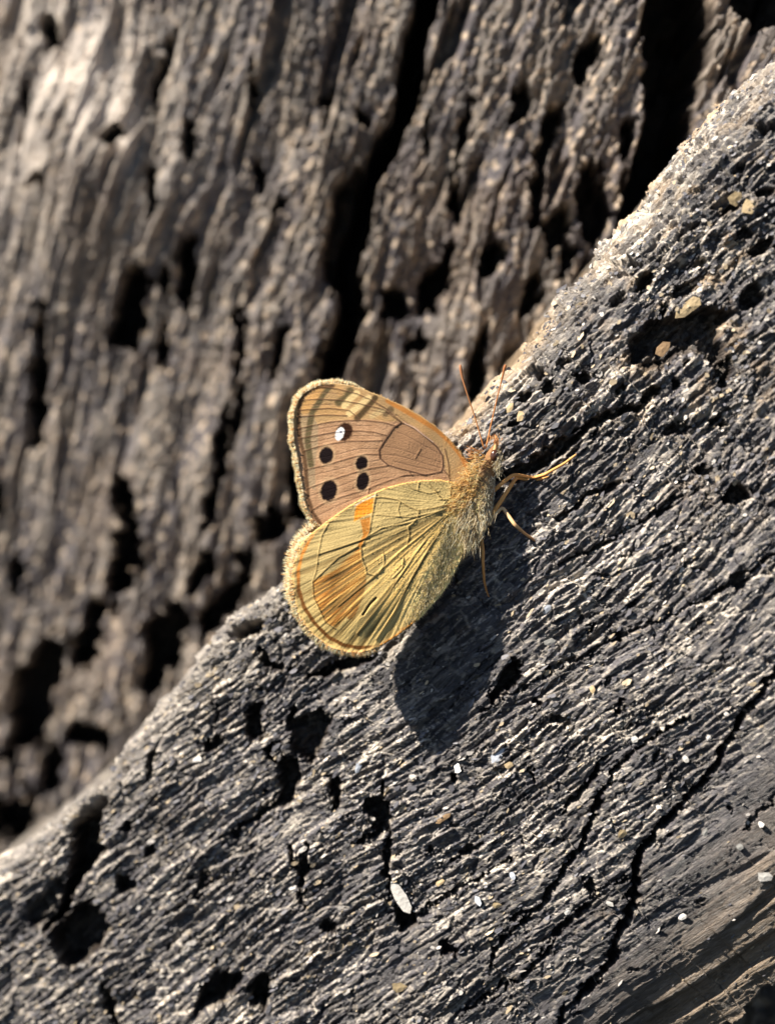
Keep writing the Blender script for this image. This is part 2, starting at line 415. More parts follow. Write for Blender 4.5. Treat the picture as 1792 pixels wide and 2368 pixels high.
col = lerp(col, (.035, .026, .018), inpit * .75)  # shade inside the pits and cracks painted into the colour
col *= (.8 + .4 * r1b)[..., None] * np.array([1.0, .98, .97])
VEC = np.stack([G, Cc, 0 * G], -1)
nu, nv = TT.shape
Vf = V.reshape(-1, 3)
F = grid_faces(nu, nv)
# close the log: the row behind joins a flat back, with end caps
ts = [0, nu - 1]
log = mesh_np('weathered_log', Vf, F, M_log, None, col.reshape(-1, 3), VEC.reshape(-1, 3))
tag(log, 'cracked silver grey log lying diagonally across the foreground under the butterfly', 'log')
bv = np.concatenate([V[:, 0], V[:, -1], V[:, -1] + np.array([1.5, 9., -1.5])])
n_ = nu
ii = np.arange(n_ - 1)
bf = np.concatenate([np.stack([ii, ii + 2 * n_, ii + 1 + 2 * n_, ii + 1], -1), np.stack([ii + 2 * n_, ii + n_, ii + n_ + 1, ii + 2 * n_ + 1], -1)])
bc = np.full((len(bv), 3), .1)
mesh_np('log_back', bv, bf, M_log, log, bc, bv * .5)

def log_at(px, py):
    """point of the log's real surface seen at this photo position"""
    X = (px - 896) / 100; y0 = (2 * K - K * X) / (1 + K * X / D)
    p = unproj(np.array(float(px)), np.array(float(py)), y0)
    t = p[0] * AX[0] + p[2] * AX[1]; wq = p[0] * AW[0] + p[2] * AW[1]
    i = int(np.clip(round((t - T0) / NS), 0, nu - 1))
    j = int(np.argmin(np.abs(W[i] - wq)))
    q = V[i, j]
    return np.array([q[0], q[1], q[2]])

# torn slivers standing off the surface (countless): one sheet of real little plates
def make_slivers():
    n = 9000
    ii = rng.integers(3, nu - 3, n * 5); jj = rng.integers(len(s_back) + 4, nv - 6, n * 5)
    k = (PX[ii, jj] > -60) & (PX[ii, jj] < 1860) & (PY[ii, jj] > -60) & (PY[ii, jj] < 2430) & (dep[ii, jj] < .1)
    k &= (rng.random(n * 5) < (1 - .9 * smoothz[ii, jj]) * (1 - .8 * shd_smooth[ii, jj]) * (1 - .5 * halfz[ii, jj])) & (prof_w[ii, jj] < wend - .3)
    ii, jj = ii[k][:n], jj[k][:n]; n = len(ii)
    P = V[ii, jj]
    L = np.minimum(rng.lognormal(math.log(.095), .55, n), .3); Wd = L * rng.uniform(.18, .5, n)
    rb = rubble[ii, jj]; L = np.where(rb > .35, np.minimum(L, .13), L); Wd = np.where(rng.random(n) < rb, L * .7, Wd)
    a = ga + rng.normal(0, .25, n) + rb * rng.normal(0, .8, n)
    g3 = np.stack([np.cos(a), -K * np.cos(a), np.sin(a)], -1)
    c3_ = np.stack([np.sin(a), -K * np.sin(a), -np.cos(a)], -1)
    nn = np.array([-K, -1, 0]) / math.hypot(K, 1)
    lift = rng.uniform(-.15, .55, n)[:, None]
    tl = rng.normal(0, .35, n)[:, None]
    g3 = g3 + nn * lift; c3_ = c3_ + nn * tl
    th_ = .010
    base = P + nn * rng.uniform(-.004, .02, n)[:, None]
    sh = [(-1, -.2), (-.5, -1), (.5, -.8), (1, .1), (.4, .9), (-.6, .7)]
    top = [base + g3 * L[:, None] * u * .5 * rng.uniform(.7, 1.2, n)[:, None] + c3_ * Wd[:, None] * v * .5 * rng.uniform(.6, 1.3, n)[:, None] for u, v in sh]
    top = np.stack(top, 1); bot = top - nn * th_
    VV = np.concatenate([top, bot], 1).reshape(-1, 3)
    o = np.arange(n)[:, None, None] * 12
    fc = [[0, 1, 2, 3], [0, 3, 4, 5]]
    for q in range(6): fc.append([q, 6 + q, 6 + (q + 1) % 6, (q + 1) % 6])
    FF = (o + np.array(fc)[None]).reshape(-1, 4)
    b = rng.random(n)
    cc = np.where((b < .62)[:, None], np.array([.11, .105, .115]), np.where((b < .85)[:, None], np.array([.36, .33, .30]), np.array([.38, .30, .20])))
    cc = cc * rng.uniform(.7, 1.25, n)[:, None]
    o = mesh_np('wood_slivers', VV, FF, M_chip, log, np.repeat(cc, 12, 0), None, False)
    o['kind'] = 'stuff'
make_slivers()

# ------------------------------------------------------------------ THE TRUNK BEHIND
def wall_y(x, z): return 8.8 - .46 * x - .13 * z
xs = np.arange(-17.0, 14.5, .047); zs = np.arange(-19, 17.5, .052)
WX, WZ = np.meshgrid(xs, zs, indexing='ij')
B1 = np.stack([WX, wall_y(WX, WZ), WZ], -1)
QX, QY = to_px(B1)
# grain leans: nearly upright, more tilted to the left side
lean = .24 + .0 * WX
Cw = WX - lean * WZ - .010 * WZ * WZ * .3
Cw = Cw + .5 * fbm(WX * .15, WZ * .1, 3, 201) + .12 * fbm(WX * .8, WZ * .5, 3, 203)
Gw = WZ
HW = .9 * fbm(Gw * .10, Cw * .28, 3, 211)
rw = fbm(Gw * .15, Cw * 1.0, 4, 213); HW += .42 * (.25 - np.abs(rw))
rw2 = fbm(Gw * .34, Cw * 2.4, 4, 215); left = .25 + .75 * sst(-9, 1, WX)
HW += left * .17 * (.3 - np.abs(rw2))
hol = fbm(Gw * .2 + 7, Cw * 1.1, 3, 217); HW -= .8 * sst(.20, .36, hol) * (.3 + .7 * sst(-8, 0, WX))
wwx = .3 * fbm(WX * 1.5, WZ * 1.5, 3, 221); wwy = .3 * fbm(WX * 1.5 + 8, WZ * 1.5, 3, 223)
g1, g2, q1, q2, gx_, gy_ = cells(Gw * .65 + wwx * .6, Cw * 2.4 + wwy, 231)
HW += (.4 + .6 * left) * .16 * (q1 - .5) + .14 * gx_ * (q2 - .5) - .16 * gy_
g1b, g2b, q1b, q2b, gxb, gyb = cells(Gw * 3.2 + wwx * 3, Cw * 5.5 + wwy * 3, 241)
lumpy = sst(-.3, .3, fbm(WX * .2, WZ * .2, 2, 243)) * .45 + .55
HW += .14 * lumpy * left * ((q1b - .5) * .8 - .8 * gyb)
HW += .14 * lumpy * left * fbm(Gw * 1.6, Cw * 3.6, 4, 251)
HW += .10 * fbm(Gw * 5, Cw * 7, 3, 253, .7)
h1, h2_, p1, p2, hx_, hy_ = cells(Gw * 5.5 + wwx * 5, Cw * 7.5 + wwy * 5, 255)
HW += .11 * lumpy * (p1 - .5) * (1 - h1) + .05 * lumpy * hy_ * (p2 - .4)

kx = 26 * fbm(WX * .9, WZ * .6, 5, 261, .65) + 12 * (q1 - .5) + 9 * (q1b - .5); ky = 30 * fbm(WX * .9 + 11, WZ * .6, 5, 263, .65) + 12 * (q2 - .5) + 9 * (q2b - .5)
FX = QX + kx; FY = QY + ky
dep = np.zeros(HW.shape); PN = .95
crack([(1000, -250), (985, 0), (960, 110), (935, 240), (895, 345), (850, 440), (815, 540), (800, 640), (808, 740), (780, 820), (700, 1000), (690, 1180)], 30, 4.5, False)
crack([(830, 400), (800, 480), (760, 640)], 26, 1.4)
pit_poly([(1500, -200), (1640, -200), (1640, 60), (1610, 200), (1590, 330), (1520, 450), (1440, 600), (1380, 660), (1430, 480), (1490, 280), (1500, 80)], 4.0, 22)
pit_poly([(1640, -200), (1900, -200), (1900, 60), (1760, 70), (1690, 20)], 2.6, 22)
pit_poly([(1390, 380), (1420, 480), (1380, 560), (1345, 490)], 1.6, 14)
for q in [(220,150,38,70,0,1.6),(500,610,40,48,20,1.6),(160,780,56,26,-30,1.5),(690,300,17,190,14,1.6),(1090,300,14,210,5,1.4),(660,850,24,90,5,1.6),
          (560,1330,64,160,5,2.2),(800,1150,46,120,15,2.0),(690,1470,28,90,5,1.5),(1010,1500,24,150,8,1.6),(170,1610,44,270,2,2.2),
          (1030,1750,26,120,8,1.4),(490,2080,36,60,0,1.6),(940,1970,36,250,10,2.0),(1390,430,18,80,10,1.2),(1530,500,20,30,0,1.0),(700,1200,24,60,0,1.2),
          (1190,880,36,30,0,1.),(800,600,22,70,0,1.),(20,2130,26,60,0,1.4),(120,480,22,110,12,.8),(1100,760,20,60,10,.8),(1200,1500,24,110,12,.9)]:
    x, y = c2([(q[0], q[1])])[0]; pit(x, y, q[2] * .5425, q[3] * .5425, q[4], q[5])
for q in [(540,200,62,210,5,2.2),(380,560,90,110,25,2.0),(150,800,90,260,20,2.2),(690,600,76,190,10,2.2),(950,420,70,150,40,1.8),(400,980,90,70,0,1.6),
          (860,270,40,120,25,1.6),(60,1330,90,110,0,2.0),(230,1120,60,120,10,1.4),(60,300,40,70,0,1.2),(1150,90,60,100,20,1.4),(1050,220,40,80,0,1.2)]:
    x, y = c4([(q[0], q[1])])[0]; pit(x, y, q[2] * .5425, q[3] * .5425, q[4], q[5])
for q in [(400,1600,44,160,10,1.8),(230,1180,60,150,20,1.8),(640,840,34,110,10,1.2),(880,820,40,150,8,2.0),(700,560,40,120,25,1.2),(560,420,30,120,10,1.),(300,840,20,110,5,1.2),
          (180,560,14,110,8,1.),(740,980,60,90,20,1.4),(450,1100,46,90,20,1.2),(330,540,24,120,10,.9),(620,1260,30,110,20,1.3),(790,1100,30,80,20,1.2),(1020,560,30,90,10,1.2),
          (860,260,40,110,20,1.2),(120,1450,60,50,20,1.2),(30,1290,60,60,0,1.6)]:
    x, y = c3([(q[0], q[1])])[0]; pit(x, y, q[2] * .5425, q[3] * .5425, q[4], q[5])
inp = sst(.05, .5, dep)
HW2 = HW - dep * 1.35 + inp * .35 * fbm(Gw * 1.2, Cw * 2.5, 3, 271)
# swelling that turns into the sun in the upper left
HW2 += 1.3 * np.exp(-((QX - 230) / 190.) ** 2 - ((QY - 390) / 240.) ** 2)
VW = B1.copy(); VW[..., 1] -= HW2; VW[..., 0] += 0 * HW2
cw = np.zeros(VW.shape); cw[:] = (.11, .10, .105)
cw = lerp(cw, (.22, .195, .165), sst(-.25, .3, fbm(Gw * .3, Cw * 1.0, 3, 281)))
cw = lerp(cw, (.50, .43, .33), sst(.66, .95, q2b) * .45 * lumpy)
cw = lerp(cw, (.80, .66, .48), sst(.74, .88, p2) * (h1 < .45) * .85)  # small pale grains, their glints painted as bright specks
cw = lerp(cw, (.90, .82, .70), np.clip(np.exp(-((QX - 170) / 260.) ** 2 - ((QY - 240) / 330.) ** 2) * sst(-.35, .3, fbm(Gw * .4, Cw * 1.2, 4, 291)) * 1.1, 0, .95))  # painted sun glow: pale patch over the upper left swelling
cw = lerp(cw, (.20, .15, .105), sst(.05, .4, fbm(WX * .3, WZ * .3, 3, 283)) * .45)
cw = lerp(cw, (.018, .013, .010), inp * .9)  # black shade of the gaps and hollows painted into the trunk colour
cw *= np.array([.86, .81, .81])
n1, n2 = WX.shape
Fw = grid_faces(n1, n2)
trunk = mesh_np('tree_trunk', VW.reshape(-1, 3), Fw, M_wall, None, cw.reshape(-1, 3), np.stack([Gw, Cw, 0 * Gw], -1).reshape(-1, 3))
tag(trunk, 'old weathered grey tree trunk with deep vertical cracks, out of focus behind the log', 'tree trunk')
# its sides and back
b = VW
ring = np.concatenate([b[:, 0], b[-1, 1:], b[::-1, -1][1:], b[0, ::-1][1:-1]])
rb_ = ring.copy(); rb_[:, 1] = 26
n_ = len(ring); ii = np.arange(n_)
fv = np.concatenate([ring, rb_, [[-1, 26, 0]]])
ff = np.stack([ii, (ii + 1) % n_, (ii + 1) % n_ + n_, ii + n_], -1)
mesh_np('trunk_sides', fv, ff, M_wall, trunk, np.full((len(fv), 3), .12), fv * .3)

# ------------------------------------------------------------------ LOOSE FLAKES ON THE LOG
PAL = {'w': (.52, .49, .45), 'b': (.36, .38, .42), 't': (.40, .30, .17), 'o': (.30, .19, .10), 'g': (.26, .25, .23)}
def flake(px, py, L, Wd, rot, c, label, shape=0, lift=.05, tilt=(0.1, 0.1), thick=.035):
    p = log_at(px, py)
    n = 8 if shape == 1 else 6; V_ = []
    r_ = random.Random(int(px * 7 + py))
    a0 = math.radians(rot)
    ex = np.array([math.cos(a0), -K * math.cos(a0), math.sin(a0)]); ey = np.array([-math.sin(a0), K * math.sin(a0), math.cos(a0)])
    nn = np.array([-K, -1, 0.]) / math.hypot(K, 1)
    ex = ex + nn * tilt[0]; ey = ey + nn * tilt[1]
    top = []; bot = []
    for k in range(n):
        a = 2 * math.pi * k / n; q = r_.uniform(.58, 1.15) if shape == 0 else (r_.uniform(.9, 1.08) if shape == 1 else r_.uniform(.68, 1.15))
        u, v = math.cos(a) * q, math.sin(a) * q
        if shape == 2: u, v = np.sign(u) * abs(u) ** .6, np.sign(v) * abs(v) ** .6
        z = r_.uniform(-.25, .25) * thick
        top.append(ex * u * L / 200 + ey * v * Wd / 200 + nn * (thick * .5 + z)); bot.append(ex * u * L / 215 + ey * v * Wd / 215 + nn * (-thick * .5 + z))
    V_ = np.array(top + bot + [nn * thick * 1.1, -nn * thick])
    Fq = []
    for k in range(n):
        k2 = (k + 1) % n
        Fq.append([k, k2, n + k2, n + k])
    tri = []
    for k in range(n):
        k2 = (k + 1) % n
        tri.append([2 * n, k2, k]); tri.append([2 * n + 1, n + k, n + k2])
    me = bpy.data.meshes.new('wood_flake')
    me.from_pydata([tuple(x * S) for x in V_], [], Fq + tri); me.update()
    a = me.attributes.new('albedo', 'FLOAT_COLOR', 'POINT')
    for k in range(len(V_)):
        f = r_.uniform(.8, 1.1); a.data[k].color = (PAL[c][0] * f, PAL[c][1] * f, PAL[c][2] * f, 1)
    me.materials.append(M_chip)
    o = bpy.data.objects.new('wood_flake', me); C.objects.link(o)
    o.location = [float(x) * S for x in (p + nn * lift)]
    tag(o, label, 'wood flake', 'loose flakes lying on the log')
def f5(x, y): return c5([(x, y)])[0]
def f3(x, y): return c3([(x, y)])[0]
def f4(x, y): return c4([(x, y)])[0]
for (x, y), L, Wd, rot, c, lab, shp in [
    (f5(1040, 100), 42, 30, 70, 'b', 'blue-grey papery flake standing on the log right of the butterfly legs', 0),
    (f5(685, 440), 40, 20, 35, 'b', 'blue-grey flake just right of the butterfly shadow, above the dark hole', 0),
    (f5(72, 1675), 84, 34, -62, 'w', 'largest pale oval flake, leaning over a dark hole low on the log', 1),
    (f5(485, 1060), 54, 26, 58, 'b', 'slender bluish flake below and right of the shadow of the wings', 0),
    (f5(305, 1120), 34, 16, -70, 'w', 'small white flake directly below the rounded tip of the wing shadow', 0),
    (f5(525, 1110), 28, 16, 40, 't', 'small buff flake touching the slender bluish one below the wing shadow', 0),
    (f5(1060, 1000), 26, 18, 20, 'w', 'triangular white flake above the forked crack in the middle right of the log', 0),
    (f5(780, 1740), 24, 14, 60, 'w', 'pale leaf-shaped flake beside the thin crack low in the middle of the log', 0),
    (f5(395, 1690), 28, 18, -60, 'b', 'bluish white flake left of a tan one, low on the log', 0),
    (f5(475, 1705), 28, 22, 10, 't', 'ragged tan flake right of a bluish white one, low on the log', 0),
    (f5(1640, 1610), 44, 26, 10, 'w', 'bright white flake at the right edge on the smooth brown wood', 2),
    (f5(1285, 1780), 20, 16, 30, 'w', 'lone pale flake on the smooth brown wood near the bottom right', 2),
    (f5(1372, 1400), 28, 14, 70, 'g', 'grey upright flake on the dark wood right of the longest crack', 0),
    (f5(1555, 1372), 22, 16, 60, 'w', 'leftmost of two pale flakes below the pale torn edge at the right', 0),
    (f5(1615, 1375), 18, 14, -50, 'w', 'rightmost of two pale flakes below the pale torn edge at the right', 0),
    (f5(1522, 1472), 20, 16, 40, 'g', 'dull grey flake hanging on the torn pale edge at the far right', 0),
    (f5(1278, 1080), 18, 14, -50, 'w', 'small round white flake on the dark strip left of the longest crack', 1),
    (f5(1235, 1245), 12, 10, 60, 'w', 'tiny white fleck just left of the longest crack, upper of two', 0),
    (f5(1165, 1290), 16, 10, -20, 'w', 'tiny white fleck just left of the longest crack, lower of two', 0),
    (f5(1450, 892), 14, 12, 60, 'w', 'small pale fleck close above the upper end of the longest crack', 0),
    (f5(1380, 990), 12, 14, 60, 'w', 'pointed pale fleck on dark wood above the longest crack', 0),
    (f5(1010, 1400), 28, 22, 50, 't', 'square tan flake between the forked crack and the longest crack', 0),
    (f5(545, 1580), 14, 20, 20, 'b', 'small bluish fleck low in the middle of the log, above the tan flakes', 1),
    (f5(235, 1612), 38, 14, 30, 't', 'long buff flake lying along the grain above the largest pale flake', 0),
    (f5(245, 1330), 58, 14, 38, 'o', 'long brown splinter lying along the grain below the wing shadow', 0),
    (f5(60, 2060), 40, 30, 15, 't', 'rounded tan flake at the very bottom of the log', 0),
    (f5(955, 1700), 22, 12, -30, 'g', 'grey fleck beside the crack left of the smooth brown wood', 0),
    (f5(880, 780), 14, 26, -10, 't', 'narrow tan flake right of the dark hole beside the wing shadow', 0),
    (f5(700, 585), 36, 18, 25, 'g', 'flat grey flake above the dark hole beside the wing shadow', 0),
    (f3(1290, 1310), 76, 30, 38, 't', 'largest tan chunk, above the dark broken hollow at upper right', 2),
    (f3(1205, 1480), 48, 30, 40, 'o', 'brown chunk sitting in the dark broken hollow at upper right', 0),
    (f3(530, 1742), 30, 22, 50, 't', 'tan chip on the log just right of the antennae, left of its twin', 0),
    (f3(575, 1770), 32, 20, 60, 't', 'tan chip on the log right of the antennae, right of its twin', 0),
    (f3(1490, 850), 34, 28, 40, 't', 'cream block near the upper right rim of the log, left of its neighbour', 2),
    (f3(1545, 890), 34, 32, -20, 't', 'cream block near the upper right rim of the log, right of its neighbour', 2),
    (f4(1525, 1120), 40, 14, 70, 'b', 'bluish upright flake below the hindwing in the middle of the log', 0),
    (f4(845, 1080), 30, 16, 25, 'w', 'white blurred flake beside the dark slot on the lower left of the log', 0),
]:
    rr_ = random.Random(int(x * 3 + y))
    flake(x, y, L, Wd, rot, PAL and c, lab, shp, .048 if c != 'o' else .30 if L < 50 else .06, (rr_.uniform(-.2, .45), rr_.uniform(-.1, .45)), .035 if L > 60 else .016)

# ------------------------------------------------------------------ THE BUTTERFLY
def surf_y(px):
    X = (px - 896) / 100; return (2 * K - K * X) / (1 + K * X / D)
RAT = 1.75
def wing_y(px, py):
    s = 150 - .655 * (px - 1080) - .0704 * (py - 1250)
    return surf_y(px) - s / RAT / 100
root = bpy.data.objects.new('butterfly', None); C.objects.link(root)
bpos = unproj(np.array(1080.), np.array(1250.), -.6)
root.location = [float(x) * S for x in bpos]
root.empty_display_size = .01
tag(root, 'brown and olive butterfly with closed wings and black spots resting on the grey log', 'butterfly')

def child(name, Vv, Ff, mat, parent, col, smooth=True):
    off = bpos if parent is root else np.zeros(3)
    return mesh_np(name, (Vv - bpos), Ff, mat, parent, col, None, smooth)

FORE = c1([(1018,660),(1008,600),(1000,560),(960,505),(900,438),(830,373),(750,318),(660,268),(560,224),(460,184),(380,160),(300,150),(235,154),(180,172),(135,200),(105,240),(90,290),(82,340),(84,400),(84,450),(94,490),(106,540),(112,600),(124,660),(134,720),(145,780),(165,830),(190,875),(225,895),(320,930),(600,860),(850,760),(960,720)])
HIND = c1([(975,700),(930,668),(860,655),(760,657),(660,672),(560,700),(460,745),(380,790),(300,845),(240,890),(180,935),(130,985),(105,1040),(85,1100),(78,1160),(80,1230),(88,1290),(104,1345),(138,1405),(184,1465),(240,1512),(300,1540),(372,1558),(435,1562),(490,1548),(560,1515),(635,1468),(700,1418),(760,1370),(800,1325),(850,1270),(890,1215),(930,1140),(960,1080),(985,1010),(1000,950),(1010,880),(1005,800)])

def streak(X, Y, cx, cy, fa, fr, seed):
    a = np.arctan2(Y - cy, X - cx); a = np.where(a < 0, a + 2 * np.pi, a); r = np.hypot(X - cx, Y - cy)
    return fbm(a * fa, r * fr, 3, seed)

def line(X, Y, pts, wd, soft=.6):
    d, p = seg_dist(X, Y, pts); return sst(wd, wd * (1 - soft), d)

def wing_grid(poly, step=1.55):
    P = np.array(poly); a = np.arange(P[:, 0].min() - 2, P[:, 0].max() + 3, step); b = np.arange(P[:, 1].min() - 2, P[:, 1].max() + 3, step)
    return np.meshgrid(a, b, indexing='ij')

def build_wing(poly, colour, depthoff, bulge, name, parent, shift=(0, 0)):
    X, Y = wing_grid(poly); sd = sdf(X, Y, poly)
    col, h = colour(X, Y, sd)
    y = wing_y(X, Y) + depthoff + bulge(X, Y, sd)
    Vv = unproj(X + shift[0], Y + shift[1], y - h)
    Bk = unproj(X + shift[0], Y + shift[1], y + .018)
    Ff = grid_faces(*X.shape); keep = (sd.reshape(-1)[Ff] < .8).all(1); Ff = Ff[keep]
    N = X.size
    # rim faces
    ed = np.concatenate([Ff[:, [0, 1]], Ff[:, [1, 2]], Ff[:, [2, 3]], Ff[:, [3, 0]]])
    key = np.sort(ed, 1); kk = key[:, 0].astype(np.int64) * N + key[:, 1]
    u, ix, cnt = np.unique(kk, return_index=True, return_counts=True)
    be = ed[ix[cnt == 1]]
    rim = np.stack([be[:, 1], be[:, 0], be[:, 0] + N, be[:, 1] + N], -1)
    FA = np.concatenate([Ff, Ff[:, ::-1] + N, rim])
    VA = np.concatenate([Vv.reshape(-1, 3), Bk.reshape(-1, 3)]); CA = np.concatenate([col.reshape(-1, 3)] * 2)
    us = np.unique(FA); mp = np.zeros(2 * N, int); mp[us] = np.arange(len(us))
    return child(name, VA[us], mp[FA], M_wing, parent, CA[us])

def hairs(base, dirs, length, rad, colb, colt, name, parent, bend=None, seg=3):
    """tapered three-sided hairs; base, dirs (n,3); length, rad (n)"""
    n = len(base)
    d = dirs / np.linalg.norm(dirs, axis=1)[:, None]
    up = np.where(np.abs(d[:, 1:2]) < .8, np.array([[0, 1., 0]]), np.array([[1., 0, 0]]))
    a = np.cross(d, up); a /= np.linalg.norm(a, axis=1)[:, None]; b = np.cross(d, a)
    if bend is None: bend = np.zeros((n, 3))
    rows = []; cols = []
    for k in range(seg):
        t = k / seg; r = rad * (1 - t) ** .7
        c = base + d * (length * t)[:, None] + bend * (length * t * t)[:, None]
        for q in range(3):
            an = 2 * math.pi * q / 3
            rows.append(c + (a * math.cos(an) + b * math.sin(an)) * r[:, None]); cols.append(colb + (colt - colb) * t)
    rows.append(base + d * length[:, None] + bend * length[:, None]); cols.append(colt)
    VV = np.stack(rows, 1); m = VV.shape[1]; CC = np.stack(cols, 1)
    fc = []
    for k in range(seg - 1):
        for q in range(3):
            q2 = (q + 1) % 3
            fc += [[k * 3 + q, k * 3 + q2, k * 3 + 3 + q2], [k * 3 + q, k * 3 + 3 + q2, k * 3 + 3 + q]]
    for q in range(3): fc.append([(seg - 1) * 3 + q, (seg - 1) * 3 + (q + 1) % 3, m - 1])
    FF = (np.arange(n)[:, None, None] * m + np.array(fc)[None]).reshape(-1, 3)
    o = child(name, VV.reshape(-1, 3), FF, M_hair, parent, CC.reshape(-1, 3))
    o['kind'] = 'stuff'
    return o

def along(pts, n, jit=0):
    P = np.array(pts, float); L = np.r_[0, np.cumsum(np.hypot(*np.diff(P, axis=0).T))]
    t = np.sort(rng.random(n)) * L[-1]
    x = np.interp(t, L, P[:, 0]); y = np.interp(t, L, P[:, 1])
    e = 3.0
    tx = np.interp(np.minimum(t + e, L[-1]), L, P[:, 0]) - np.interp(np.maximum(t - e, 0), L, P[:, 0])
    ty = np.interp(np.minimum(t + e, L[-1]), L, P[:, 1]) - np.interp(np.maximum(t - e, 0), L, P[:, 1])
    q = np.hypot(tx, ty); return x, y, tx / q, ty / q, t / L[-1]

# ---- colour of the forewing (its own pigments only)
def fore_col(X, Y, sd):
    n1 = fbm(X * .03, Y * .03, 3, 301); st = streak(X, Y, 1120, 1110, 60, .006, 303)
    grain = fbm(X * .25, Y * .5, 2, 305)
    col = np.zeros(X.shape + (3,)); col[:] = (.39, .235, .138)
    col = lerp(col, (.49, .305, .185), sst(-.2, .4, n1 + .5 * st)); h = .008 * st + .005 * grain
    cell = c7([(1020,410),(960,450),(880,560),(825,650),(832,720),(900,780),(1000,810),(1100,835),(1230,870),(1370,840),(1385,790),(1380,700),(1330,620),(1240,540),(1150,470),(1060,420)])
    sc = sdf(X, Y, cell)
    col = lerp(col, (.355, .21, .12), sst(1, -3, sc))
    apex = c7([(340,-100),(1700,500),(1640,950),(1440,930),(1400,800),(1390,690),(1330,600),(1160,455),(1030,395),(880,400),(760,380),(640,385),(420,395),(300,425),(120,470),(-100,300)])
    ap = sst(3, -4, sdf(X, Y, apex))
    col = lerp(col, (.44, .29, .145), ap)
    col = lerp(col, (.50, .30, .13), ap * sst(-.1, .35, fbm(X * .03, Y * .03, 3, 309)) * .6)
    oliv = c7([(130,300),(240,330),(290,430),(290,600),(262,800),(270,1010),(190,960),(170,800),(120,560)])
    col = lerp(col, (.34, .26, .165), .8 * sst(2, -3, sdf(X, Y, oliv)))
    def stripe(pts, wd, c, k): 
        nonlocal col
        col = lerp(col, c, np.minimum(line(X, Y, c7(pts), wd * 1.45) * k * 1.25, 1))
    stripe([(390,90),(330,160),(290,240),(235,320),(215,430),(195,560),(225,780)], 7, (.12, .095, .05), .8)
    stripe([(570,130),(540,190),(470,230)], 9, (.13, .10, .05), .8)
    stripe([(790,190),(740,250),(690,310),(630,372)], 7, (.09, .06, .03), .8)
    stripe([(930,290),(880,330)], 7, (.13, .09, .05), .7)
    stripe([(630,150),(570,200),(520,260)], 7, (.72, .55, .28), .8)
    stripe([(730,190),(650,260),(560,330)], 7, (.72, .55, .28), .8)
    stripe([(860,300),(760,350)], 6, (.55, .42, .22), .6)
    stripe([(300,100),(260,160),(200,230),(170,300)], 11, (.50, .28, .10), .55)
    stripe([(500,480),(300,515)], 2, (.3, .2, .14), .5)
    edge_or = c7([(900,215),(1150,360),(1330,470),(1450,580),(1540,690),(1600,800),(1600,900)])
    col = lerp(col, (.50, .20, .045), line(X, Y, edge_or, 8) * .85)
    V1 = [[(820,685),(700,685),(560,720),(400,770),(190,820)], [(900,785),(700,820),(500,880),(350,930),(190,990)],
          [(1240,862),(1050,870),(850,940),(700,1000),(500,1060),(350,1110),(230,1180)], [(850,565),(700,570),(560,570),(420,590),(280,620),(160,660)],
          [(885,520),(780,490),(650,480),(500,480),(300,515),(130,545)], [(980,440),(860,405),(700,388),(560,388),(400,400),(300,420),(100,465)],
          [(1010,400),(860,290),(650,240),(480,210),(300,200),(120,212)], [(650,375),(560,300),(380,280),(100,300)], [(540,345),(350,340),(80,358)],
          [(1010,395),(880,280),(760,210),(620,150),(450,110),(300,92)], [(1385,820),(1430,870),(1450,925)], [(1400,640),(1430,760),(1440,870)],
          [(1090,840),(1110,870)], [(735,990),(728,1040)], [(1190,640),(1145,720)]]
    for v in V1:
        l = line(X, Y, c7(v), 2.5, .75); col = lerp(col, (.12, .065, .04), l * .72); h = h + .018 * line(X, Y, c7(v), 3.2, 1)
    F_ = [[(1370,760),(1150,690),(1000,640),(880,620)], [(1370,690),(1200,600),(1060,520),(980,490)], [(1375,810),(1200,760),(1000,700),(850,690)], [(1350,840),(1150,800),(950,750)],
          [(820,640),(650,640),(450,690),(200,740)], [(830,740),(640,770),(420,830),(200,880)], [(900,840),(650,900),(420,990),(200,1060)], [(800,1010),(600,1080),(400,1170),(260,1240)],
          [(760,440),(500,430),(300,465),(140,495)], [(860,530),(650,525),(450,535),(160,600)], [(800,350),(700,320)], [(1000,350),(900,330),(740,300)], [(420,250),(150,255)],[(1100,880),(850,900),(600,990),(350,1080)],
          [(1080,420),(960,330),(800,250)],[(500,160),(300,140),(160,170)]]
    for v in F_:
        l = line(X, Y, c7(v), 1.5, .8); col = lerp(col, (.18, .105, .07), l * .6); h = h - .012 * l
    l = line(X, Y, cell + cell[:1], 2.6, .7); col = lerp(col, (.09, .05, .035), l * .9); h = h + .02 * l
    l = line(X, Y, c7([(1020,410),(950,455),(870,570),(825,650),(835,725)]), 4.5, .8); col = lerp(col, (.08, .045, .03), l * .8)
    mg = c7([(420,82),(300,92),(200,130),(150,180),(125,260),(115,400),(130,560),(162,680),(178,800),(190,950),(202,1080),(238,1200),(310,1300)])
    d, p = seg_dist(X, Y, mg); n2 = fbm(X * .05, Y * .05, 2, 315) * 1.5
    col = lerp(col, (.10, .055, .03), sst(7.5, 2.0, d + n2) * .95)
    col = lerp(col, (.62, .48, .26), sst(-6, -2, sd) * (X < 720))
    col = lerp(col, (.55, .40, .20), sst(-3, 0, sd) * .7)
